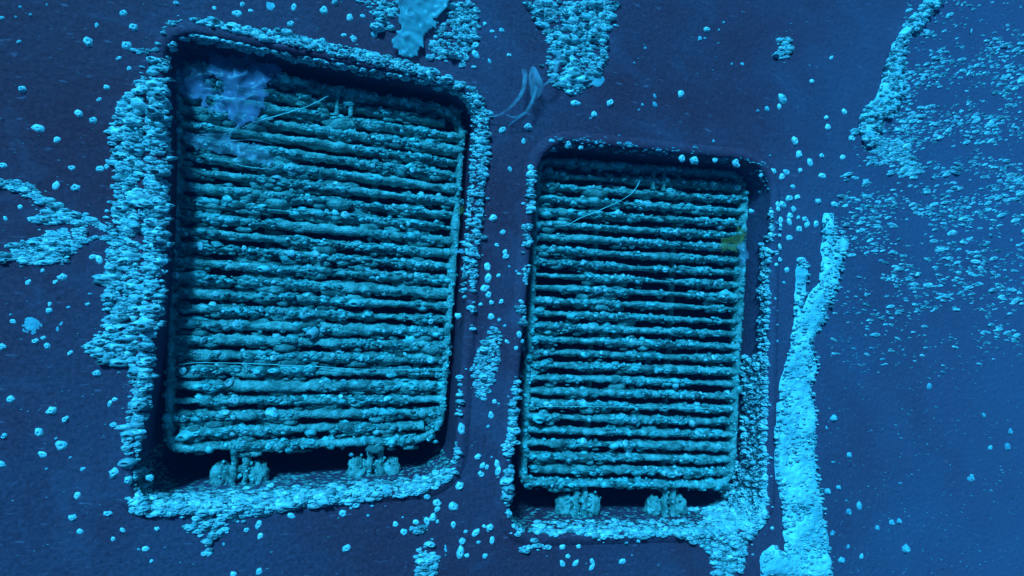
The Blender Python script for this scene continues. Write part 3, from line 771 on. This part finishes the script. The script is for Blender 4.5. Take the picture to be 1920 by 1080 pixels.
# ------------------------------------------------------------------ single barnacles
HI_ME = []
for i, (V, T) in enumerate(VAR_HI):
    HI_ME.append(tri_mesh('barnacle_shell_%d' % i, V, T, M_BARN, True))
    a = HI_ME[-1].attributes.new('dark', 'FLOAT', 'POINT'); a.data.foreach_set('value', np.where(np.arange(len(V)) >= len(V) - 10, 0.55, 0.0).astype(np.float32))  # innermost ring carries the hollow's shade and its dark plates as colour
HI_DIM = []
for i, (V, T) in enumerate(VAR_HI):
    HI_DIM.append(tri_mesh('slimed_barnacle_shell_%d' % i, V, T, M_DIM, True))
b_, m_, s_, t_ = 10.0, 7.6, 5.4, 3.4
SINGLES = [
 # left of the larger opening
 (231,25,m_),(251,52,b_),(166,79,b_),(238,86,b_),(42,168,b_),(72,241,b_),(107,262,m_),(148,213,m_),(175,226,m_),(200,164,s_),(223,110,s_),(186,187,s_),(242,128,s_),(135,315,m_),(188,317,m_),(200,312,s_),(105,348,m_),(142,352,b_),(5,310,m_),(181,47,s_),(57,28,t_),(30,32,t_),(4,34,s_),(38,13,t_),(88,9,t_),(36,79,s_),
 (10,410,s_),(38,388,s_),(200,396,s_),(80,508,s_),(118,520,b_),(104,529,s_),(53,530,s_),(174,482,m_),(186,487,m_),(168,551,t_),(165,571,s_),(128,576,t_),(93,570,s_),(92,583,m_),(66,640,m_),(89,649,m_),(132,662,s_),(181,700,m_),(24,603,s_),(5,650,m_),(20,590,t_),(82,634,s_),
 (20,749,m_),(98,770,b_),(123,786,m_),(73,811,b_),(116,835,b_),(80,852,m_),(8,818,m_),(2,870,m_),(105,822,t_),(213,797,m_),(215,749,s_),(206,757,s_),(132,858,t_),(155,880,s_),(87,879,t_),(215,886,b_),(243,898,b_),(145,929,m_),(137,971,b_),(202,963,m_),(150,997,m_),(230,994,s_),(212,1011,s_),
 # above the larger opening
 (331,6,s_),(402,15,s_),(445,25,m_),(455,8,s_),(470,20,s_),(551,14,m_),(608,20,m_),(545,45,m_),(628,5,m_),(656,33,m_),(663,72,m_),(645,66,s_),(702,64,m_),(680,30,s_),(505,62,m_),(605,78,m_),
 (909,45,s_),(923,59,s_),(941,57,s_),(955,104,s_),(918,115,s_),(891,86,m_),(892,102,m_),(930,70,t_),(942,244,m_),(990,238,m_),(982,265,s_),(956,317,s_),(994,315,m_),(993,328,m_),
 # above the smaller opening
 (1079,194,m_),(1114,215,m_),(1107,222,t_),(1144,193,m_),(1114,133,m_),(1228,181,s_),(1228,197,s_),(1189,118,t_),(1210,90,t_),(1277,176,m_),(1325,56,m_),(1312,73,s_),(1322,72,t_),(1357,42,t_),(1348,57,t_),(1372,120,t_),(1392,120,s_),(1522,153,s_),(1559,108,s_),(1467,186,b_),(1438,205,s_),(1461,200,s_),(1421,208,t_),(1583,210,m_),(1549,221,s_),(1552,239,m_),(1490,265,m_),(1338,265,t_),(1205,197,t_),(1198,206,t_),
 # on and around the smooth top rim
 (1033,266,s_),(1065,270,m_),(1090,277,s_),(1115,268,t_),(1280,298,m_),(1302,302,b_),(1342,300,m_),(1380,306,m_),(1385,312,s_),(1428,330,s_),(1450,322,m_),(1475,323,m_),(1466,332,m_),(1500,320,s_),(1498,290,m_),(1519,305,m_),(1541,292,s_),(1580,295,m_),(1597,260,m_),(1542,330,m_),(1487,350,s_),
 # right of the smaller opening
 (1455,385,m_),(1467,384,m_),(1480,372,m_),(1495,370,m_),(1488,392,m_),(1455,393,s_),(1461,413,m_),(1462,423,s_),(1481,405,m_),(1480,416,m_),(1497,408,s_),(1510,412,m_),(1498,430,m_),(1513,421,m_),(1530,420,m_),(1480,446,m_),(1459,442,s_),(1460,463,m_),(1452,475,s_),(1460,487,m_),(1475,507,s_),(1534,378,m_),(1564,384,m_),(1452,497,s_),(1470,530,t_),(1437,781,s_),(1450,560,t_),(1455,640,t_),(1448,990,s_),(1410,398,s_),
 # between the openings
 (925,409,m_),(943,436,m_),(932,460,s_),(947,473,s_),(949,481,m_),(914,500,m_),(916,505,s_),(915,522,m_),(935,517,s_),(909,541,m_),(916,553,m_),(922,568,s_),(940,566,s_),(901,571,s_),(921,594,m_),(936,600,s_),(947,611,t_),(976,566,s_),(955,500,t_),(968,509,t_),(860,595,m_),(951,641,s_),(966,653,s_),(972,627,m_),(978,640,s_),(921,779,m_),(927,753,s_),(935,757,t_),(864,803,b_),(896,857,m_),(905,873,m_),(913,876,s_),(902,889,m_),(932,870,m_),(934,883,m_),(922,857,t_),(862,911,b_),(915,800,t_),
 # below the openings
 (273,1029,m_),(284,1052,s_),(260,1030,t_),(280,899,m_),(295,992,s_),(462,994,s_),(488,1005,m_),(485,984,m_),(393,1038,m_),(546,967,m_),(486,1072,m_),(438,1077,m_),(658,950,s_),(643,963,m_),(668,946,m_),(650,1028,m_),(690,967,t_),(742,983,m_),(760,998,s_),(755,970,t_),(800,930,m_),(820,943,m_),(820,955,m_),(850,950,b_),(812,971,m_),(820,978,s_),(800,977,m_),(780,979,m_),(757,998,m_),(850,984,m_),(873,997,s_),(892,999,m_),(908,987,s_),(919,989,m_),(915,995,t_),(867,1015,m_),(897,1017,s_),(923,1013,m_),(863,1036,b_),(876,1042,s_),(909,1043,m_),(1055,1057,m_),(1079,1056,m_),(1110,1052,s_),(1110,1063,m_),(1167,1053,m_),(1055,1025,m_),(1065,1043,s_),(1085,1024,s_),(1130,1015,t_),(1195,1012,s_),
 # far right below the field
 (1563,784,m_),(1592,853,m_),(1550,802,t_),(1551,921,m_),(1572,914,s_),(1611,949,m_),(1591,960,m_),(1543,955,s_),(1560,1000,s_),(1590,1025,s_),(1645,990,m_),(1672,980,m_),(1685,977,m_),(1822,895,m_),(1742,725,m_),(1888,838,m_),(1856,840,s_),(1615,1043,s_),(1578,1050,m_),(1845,779,s_),(1894,809,s_),(1697,1028,b_),
]
def zone(x, y):
    if x < 250: return 'left of the larger opening'
    if y < 250 and x < 900: return 'above the larger opening'
    if x > 1540: return 'right of the white streak'
    if x > 1444 and y > 340: return 'between smaller opening and white streak'
    if y > 900: return 'below the larger opening' if x < 720 else ('below the gap between openings' if x < 950 else 'below the smaller opening')
    if x < 1000: return 'between the two openings'
    if y < 250: return 'high above the smaller opening'
    return 'by the smaller opening\'s top rim'
def band(x, y):
    if y < 180: return 'near the top'
    if y < 400: return 'at upper bars'
    if y < 650: return 'at middle bars'
    if y < 900: return 'at lowest bars'
    return 'near the bottom'
ORD = ['first', 'second', 'third', 'fourth', 'fifth', 'sixth', 'seventh', 'eighth', 'ninth', 'tenth', 'eleventh', 'twelfth', 'thirteenth', 'fourteenth', 'fifteenth', 'sixteenth']
COUNT = {}
def is_dim(x, y, r): return (r == t_) or (1540 < x and y > 600) or (1180 < x < 1445 and y < 260 and r != m_)
def key_of(x, y, r):
    z, bd = zone(x, y), band(x, y)
    if ('near' in bd) or ('above' in z) or ('rim' in z): bd = ''
    return (SIZE[r], 'dull' if is_dim(x, y, r) else 'pale', z, bd)
SIZE = {b_: 'large', m_: 'medium', s_: 'small', t_: 'tiny'}
SINGLES.sort()
KEYS = [key_of(*t) for t in SINGLES]
for k, (x, y, r) in enumerate(SINGLES):
    w = ray_plane([(x, y)]); inside = in_poly(w, LOOPS[0])[0] or in_poly(w, LOOPS[1])[0]
    h = 0.0 if inside else lip_height(w)[0]
    dim = is_dim(x, y, r)
    o = bpy.data.objects.new('barnacle', (HI_DIM if dim else HI_ME)[k % 6])
    C.objects.link(o)
    sc = r * px_scale([(x, y)])[0] * random.uniform(0.85, 1.12) * 0.92
    if inside:
        # sits on the top wall of the recess, just behind the rim
        o.location = (w[0][0], 0.002, w[0][1] + 0.002)
    else:
        o.location = (w[0][0], -h + 0.0004, w[0][1])
    o.rotation_euler = (math.pi / 2 + random.uniform(-.2, .2), random.uniform(0, 6.28), random.uniform(-.2, .2))
    o.rotation_euler = (Matrix.Rotation(math.pi / 2, 3, 'X') @ Matrix.Rotation(random.uniform(0, 6.28), 3, 'Z')).to_euler()
    o.scale = (sc * random.uniform(0.9, 1.25), sc * random.uniform(0.8, 1.0), sc * random.uniform(0.6, 1.0))
    kk = KEYS[k]; COUNT[kk] = COUNT.get(kk, 0) + 1
    txt = '%s %s barnacle %s%s' % (kk[0], kk[1], kk[2], (' ' + kk[3]) if kk[3] else '')
    if KEYS.count(kk) > 1: txt += ', %s from left' % ORD[min(15, COUNT[kk] - 1)]
    tag(o, txt, 'barnacle', 'single barnacles scattered on the hull')

# ------------------------------------------------------------------ discs left by dead barnacles
def disc(x, y, rx, ry, label, mat, cut=None, height=0.003):
    poly = []
    for i in range(28):
        a = 2 * math.pi * i / 28
        k = 1 + 0.10 * nz(math.cos(a), math.sin(a), x * 0.37, 1.3)
        poly.append((x + rx * k * math.cos(a), y + ry * k * math.sin(a)))
    if cut:
        poly = [(px_, py_) if (px_ - cut[0]) ** 2 + (py_ - cut[1]) ** 2 > cut[2] ** 2 else (cut[0] + (px_ - cut[0]) * cut[2] / max(3, math.hypot(px_ - cut[0], py_ - cut[1])), cut[1] + (py_ - cut[1]) * cut[2] / max(3, math.hypot(px_ - cut[0], py_ - cut[1]))) for px_, py_ in poly]
    o = mat_sheet('barnacle_scar', [poly], height, None, 2.5, 60, mat)
    tag(o, label, 'scar', 'flat scars of lost barnacles')
disc(57, 612, 27, 21, 'round grey barnacle scar on the hull left of the larger opening', M_DIM)
disc(115, 614, 14, 16, 'crescent grey barnacle scar beside the round scar at left', M_DIM, cut=(132, 613, 10))
disc(510, 10, 17, 12, 'pale oval scar at the top edge above the larger opening', M_DIM)
disc(420, 1020, 12, 11, 'dull disc scar under the dripping barnacle cluster', M_DIM)
disc(833, 1028, 10, 17, 'elongated dull scar beside the bottom barnacle clump', M_DIM)
disc(1115, 150, 22, 20, 'dull round scar at the lower end of the hanging patch', M_DIM)
disc(957, 69, 8, 11, 'thin oval scale on bare hull between the two top patches', M_DIM)
disc(1822, 898, 12, 9, 'dull oval scar far right on the bare hull', M_DIM)
disc(1565, 1000, 9, 8, 'small dull scar right of the long white streak', M_DIM)

# ------------------------------------------------------------------ slime sheet and films
def film_sheet(name, poly, mat, depth, relief, label, cat, step=2.6, holes=(), fold=22, follow=None):
    """thin draped sheet inside a pixel polygon, hung at Y = depth with folds"""
    poly = np.asarray(poly, float); lo, hi = poly.min(0) - step, poly.max(0) + step
    xs = np.arange(lo[0], hi[0] + step, step); ys = np.arange(lo[1], hi[1] + step, step)
    gx, gy = np.meshgrid(xs, ys, indexing='ij'); g = np.c_[gx.ravel(), gy.ravel()]
    wob = np.array([[9 * nz(a, b, 1.1, 0.09) + 5 * nz(a, b, 6.1, 0.25), 9 * nz(a, b, 4.7, 0.09) + 5 * nz(a, b, 2.9, 0.25)] for a, b in g])
    ok = in_poly(g + wob, poly)
    for (hx, hy, hr) in holes: ok &= ((g[:, 0] + wob[:, 0] - hx) ** 2 + ((g[:, 1] + wob[:, 1] - hy) * 1.3) ** 2) > hr ** 2
    xz = ray_plane(g, depth); V = []; F = []
    for i in range(len(g)):
        f = 1 - 2.2 * abs(nz(xz[i, 0] * 1.0 + xz[i, 1] * 0.6, xz[i, 1] * 0.6, 2.0, fold)) + 0.6 * (1 - 2 * abs(nz(xz[i, 0], xz[i, 1], 9.0, fold * 2.2)))
        V.append((xz[i, 0], depth - relief * f, xz[i, 1]))
    ny = len(ys)
    for i in range(len(xs) - 1):
        for j in range(ny - 1):
            a, b, c, d = i * ny + j, (i + 1) * ny + j, (i + 1) * ny + j + 1, i * ny + j + 1
            if ok[a] and ok[b] and ok[c] and ok[d]: F.append((a, b, c, d))
    me = mesh_from(name, V, F, mat, True)
    bm = bmesh.new(); bm.from_mesh(me)
    bmesh.ops.delete(bm, geom=[v for v in bm.verts if not v.link_faces], context='VERTS')
    bm.to_mesh(me); bm.free()
    o = link(name, me)
    so = o.modifiers.new('thickness', 'SOLIDIFY'); so.thickness = 0.0006
    return tag(o, label, cat) if label else o
film_sheet('plastic_film', [(326, 100), (380, 98), (460, 108), (525, 122), (540, 140), (508, 162), (496, 205), (474, 240), (446, 240), (432, 222), (395, 212), (372, 196), (340, 178), (320, 155)], M_FILM, 0.044, 0.009,
           'torn bluish violet plastic film draped over the upper left bars', 'film', holes=[(412, 162, 12), (372, 196, 8), (396, 192, 7), (345, 205, 14)], fold=19)
film_sheet('plastic_film', [(345, 252), (420, 250), (455, 232), (462, 244), (430, 262), (490, 275), (520, 296), (508, 316), (450, 300), (400, 285), (350, 275)], M_FILM2, 0.048, 0.010,
           'pale torn film strip below the violet film on the larger grille', 'film')
film_sheet('slime_sheet', [(744, 0), (775, -20), (850, -20), (836, 22), (806, 56), (792, 84), (788, 104), (764, 114), (742, 100), (734, 80), (750, 58), (742, 30)], M_SLIME, -0.008, 0.004,
           'greenish translucent slime sheet clinging above the larger opening', 'slime', fold=30)
def tube(path, rad, name, label=None, cat=None, mat=None, parent=None, ring=6, flat=1.0):
    V, F = [], []
    P = [Vector(p) for p in path]; k = len(P)
    for i in range(k):
        t = (P[min(i + 1, k - 1)] - P[max(i - 1, 0)]).normalized()
        yv = Vector((0, 1, 0)); yv = (yv - t * yv.dot(t)).normalized(); zv = t.cross(yv)
        r = rad(i / (k - 1)) if callable(rad) else rad
        for s in range(ring):
            a = 2 * math.pi * s / ring
            V.append(P[i] + yv * (math.cos(a) * r * flat) + zv * (math.sin(a) * r))
    for i in range(k - 1):
        for s in range(ring):
            u = (s + 1) % ring; F.append((i * ring + s, (i + 1) * ring + s, (i + 1) * ring + u, i * ring + u))
    F.append(tuple(range(ring))); F.append(tuple((k - 1) * ring + s for s in reversed(range(ring))))
    off = -Vector(parent.location) if parent else Vector((0, 0, 0))
    o = link(name, mesh_from(name, [v + off for v in V], F, mat, True), parent)
    return tag(o, label, cat) if label else o
def px_path(pts, depth, n=40, wave=0.0):
    """smooth path through (x, y) pixels at Y = depth (or per-point depth)"""
    pts = np.asarray(pts, float); k = len(pts)
    d = np.full(k, depth, float) if np.isscalar(depth) else np.asarray(depth, float)
    W = np.array([[*ray_plane([p], dd)[0], dd] for p, dd in zip(pts, d)])
    out = []
    for i in range(n):
        t = i / (n - 1) * (k - 1); a = min(int(t), k - 2); f = t - a
        p0, p1, p2, p3 = W[max(a - 1, 0)], W[a], W[a + 1], W[min(a + 2, k - 1)]
        q = 0.5 * ((2 * p1) + (-p0 + p2) * f + (2 * p0 - 5 * p1 + 4 * p2 - p3) * f * f + (-p0 + 3 * p1 - 3 * p2 + p3) * f ** 3)
        out.append((q[0], q[2] + wave * math.sin(i * 0.9), q[1]))
    return out
G = 'strands of line snagged on the grilles'
for pts, rad, lab in [
    ([(455, 240), (480, 228), (530, 214), (580, 198), (616, 180)], 0.0012, 'taut pale line slanting across the upper bars of the larger grille'),
    ([(334, 684), (380, 680), (480, 682), (600, 688), (720, 693), (826, 692)], 0.0008, 'thin level fishing line across the lower bars of the larger grille'),
    ([(424, 302), (460, 312), (505, 316), (530, 306)], 0.0010, 'short curled line below the pale film on the larger grille'),
    ([(1040, 424), (1062, 422), (1090, 408), (1130, 392), (1180, 366), (1200, 340)], 0.0010, 'crooked line climbing the upper left of the smaller grille'),
    ([(990, 764), (1080, 762), (1200, 764), (1340, 766)], 0.0007, 'thin level fishing line across the lower bars of the smaller grille')]:
    tube([(x_ + 0.0007 * nz(i_, 1.3, 0.2, 0.37), y_ + 0.004 * nz(i_, 5.1, 0.7, 0.21), z_ + 0.0012 * nz(i_, 9.3, 0.4, 0.31)) for i_, (x_, y_, z_) in enumerate(px_path(pts, GD - 0.022, 70))], (lambda t, r_=rad: r_ * (0.75 + 0.5 * nz(t * 9, 0.3, 0.9))), 'fishing_line', lab, 'line', M_LINE)['group'] = G
for pts, lab in (([(340, 250), (400, 252), (450, 246), (492, 226)], 'first wispy film strand under the violet film'), ([(346, 262), (410, 266), (470, 262), (510, 270)], 'second wispy film strand under the violet film'), ([(350, 120), (372, 116), (392, 128), (410, 134)], 'short kinked film strand on top of the violet film')):
    tube(px_path(pts, GD - 0.028, 40), (lambda t: 0.0018 * (1 - 0.6 * t) * (0.8 + nz(t * 7, 0.2, 0.4))), 'film_strand', lab, 'strand', M_FILM2, None, 6, 0.4)['group'] = 'loose film strands on the larger grille'
# shredded wisp between the openings
we = empty('plastic_wisp', (ray_plane([(990, 200)])[0][0], -0.012, ray_plane([(990, 200)])[0][1]), 'pale feathery plastic wisp trailing over bare hull between the openings', 'wisp')
def taper(a, b, c): return lambda t: a * (1 - t) * (1 - t) + 2 * b * t * (1 - t) + c * t * t
tube(px_path([(1000, 124), (1003, 145), (1006, 165), (1000, 185)], [-.02, -.03, -.03, -.025], 24), taper(0.0015, 0.026, 0.004), 'wisp_body', None, None, M_FILM2, we, 8, 0.15)
tube(px_path([(1006, 160), (1000, 185), (985, 210), (965, 220), (948, 214)], [-.03, -.03, -.025, -.015, -.01], 30), taper(0.004, 0.0035, 0.0008), 'wisp_strand', None, None, M_FILM2, we, 6, 0.4)
tube(px_path([(1000, 190), (988, 210), (968, 224), (953, 236)], [-.03, -.025, -.018, -.01], 26), taper(0.003, 0.003, 0.0008), 'wisp_strand', None, None, M_FILM2, we, 6, 0.4)
tube(px_path([(983, 130), (984, 150), (978, 175), (958, 200), (935, 216), (914, 219)], [-.02, -.03, -.03, -.025, -.015, -.01], 34), taper(0.006, 0.004, 0.0008), 'wisp_strand', None, None, M_FILM2, we, 6, 0.3)
tube(px_path([(1048, 100), (1044, 125), (1034, 148), (1016, 163)], [-.02, -.03, -.03, -.02], 26), taper(0.006, 0.005, 0.001), 'wisp_strand', None, None, M_FILM2, we, 6, 0.3)
# weed on the right rail of the smaller grille
film_sheet('weed_frond', [(1345, 465), (1352, 450), (1372, 440), (1385, 420), (1392, 405), (1396, 430), (1392, 462), (1372, 470), (1350, 475)], M_WEED, 0.048, 0.006, 'yellow green weed frond on the right rail of the smaller grille', 'weed', step=3, fold=40)
film_sheet('plastic_film', [(1384, 458), (1396, 450), (1400, 470), (1396, 500), (1386, 520), (1376, 500)], M_FILM2, 0.046, 0.006, 'small bluish film scrap below the yellow weed', 'film', step=3, fold=40)
film_sheet('weed_frond', [(856, 390), (868, 388), (870, 400), (858, 402)], M_WEED, 0.045, 0.004, 'tiny yellow weed tip on the right rail of the larger grille', 'weed', step=2, fold=40)
disc(861, 471, 8, 4, 'small pale leaf stuck on the right rim of the larger opening', M_DIM)

# ------------------------------------------------------------------ drifting flakes
n_ = 70
fp = np.c_[rng.uniform(-0.9, 1.6, n_), rng.uniform(-0.62, -0.06, n_), rng.uniform(-0.6, 0.6, n_)]
fo = link('marine_snow', scatter_mesh('marine_snow', VAR_LUMP, fp, np.repeat(HN[None], n_, 0), rng.gamma(2, 0.00028, n_) + 0.0003, M_DIM, 1.0, rng.uniform(0.2, 0.6, n_)))
tag(fo, 'tiny pale flakes drifting in the water in front of the hull', 'particles', None, 'stuff')
# ------------------------------------------------------------------ water
hz_me = bpy.data.meshes.new('haze')
bm = bmesh.new(); bmesh.ops.create_cube(bm, size=1.0); bm.to_mesh(hz_me); bm.free()
haze = link('haze', hz_me)
haze.scale = (10.0, 3.4, 6.2); haze.location = (1.25, -0.55, 0.0)
mw = bpy.data.materials.new('sea_water'); mw.use_nodes = True
mw.node_tree.nodes.clear()
out = mw.node_tree.nodes.new('ShaderNodeOutputMaterial')
pv = mw.node_tree.nodes.new('ShaderNodeVolumePrincipled')
pv.inputs['Color'].default_value = (0.03, 0.40, 0.95, 1)
pv.inputs['Density'].default_value = 0.030
pv.inputs['Anisotropy'].default_value = 0.2
mw.node_tree.links.new(pv.outputs[0], out.inputs['Volume'])
hz_me.materials.append(mw)
tag(haze, 'blue sea water between the camera and the hull', 'water', kind='stuff')
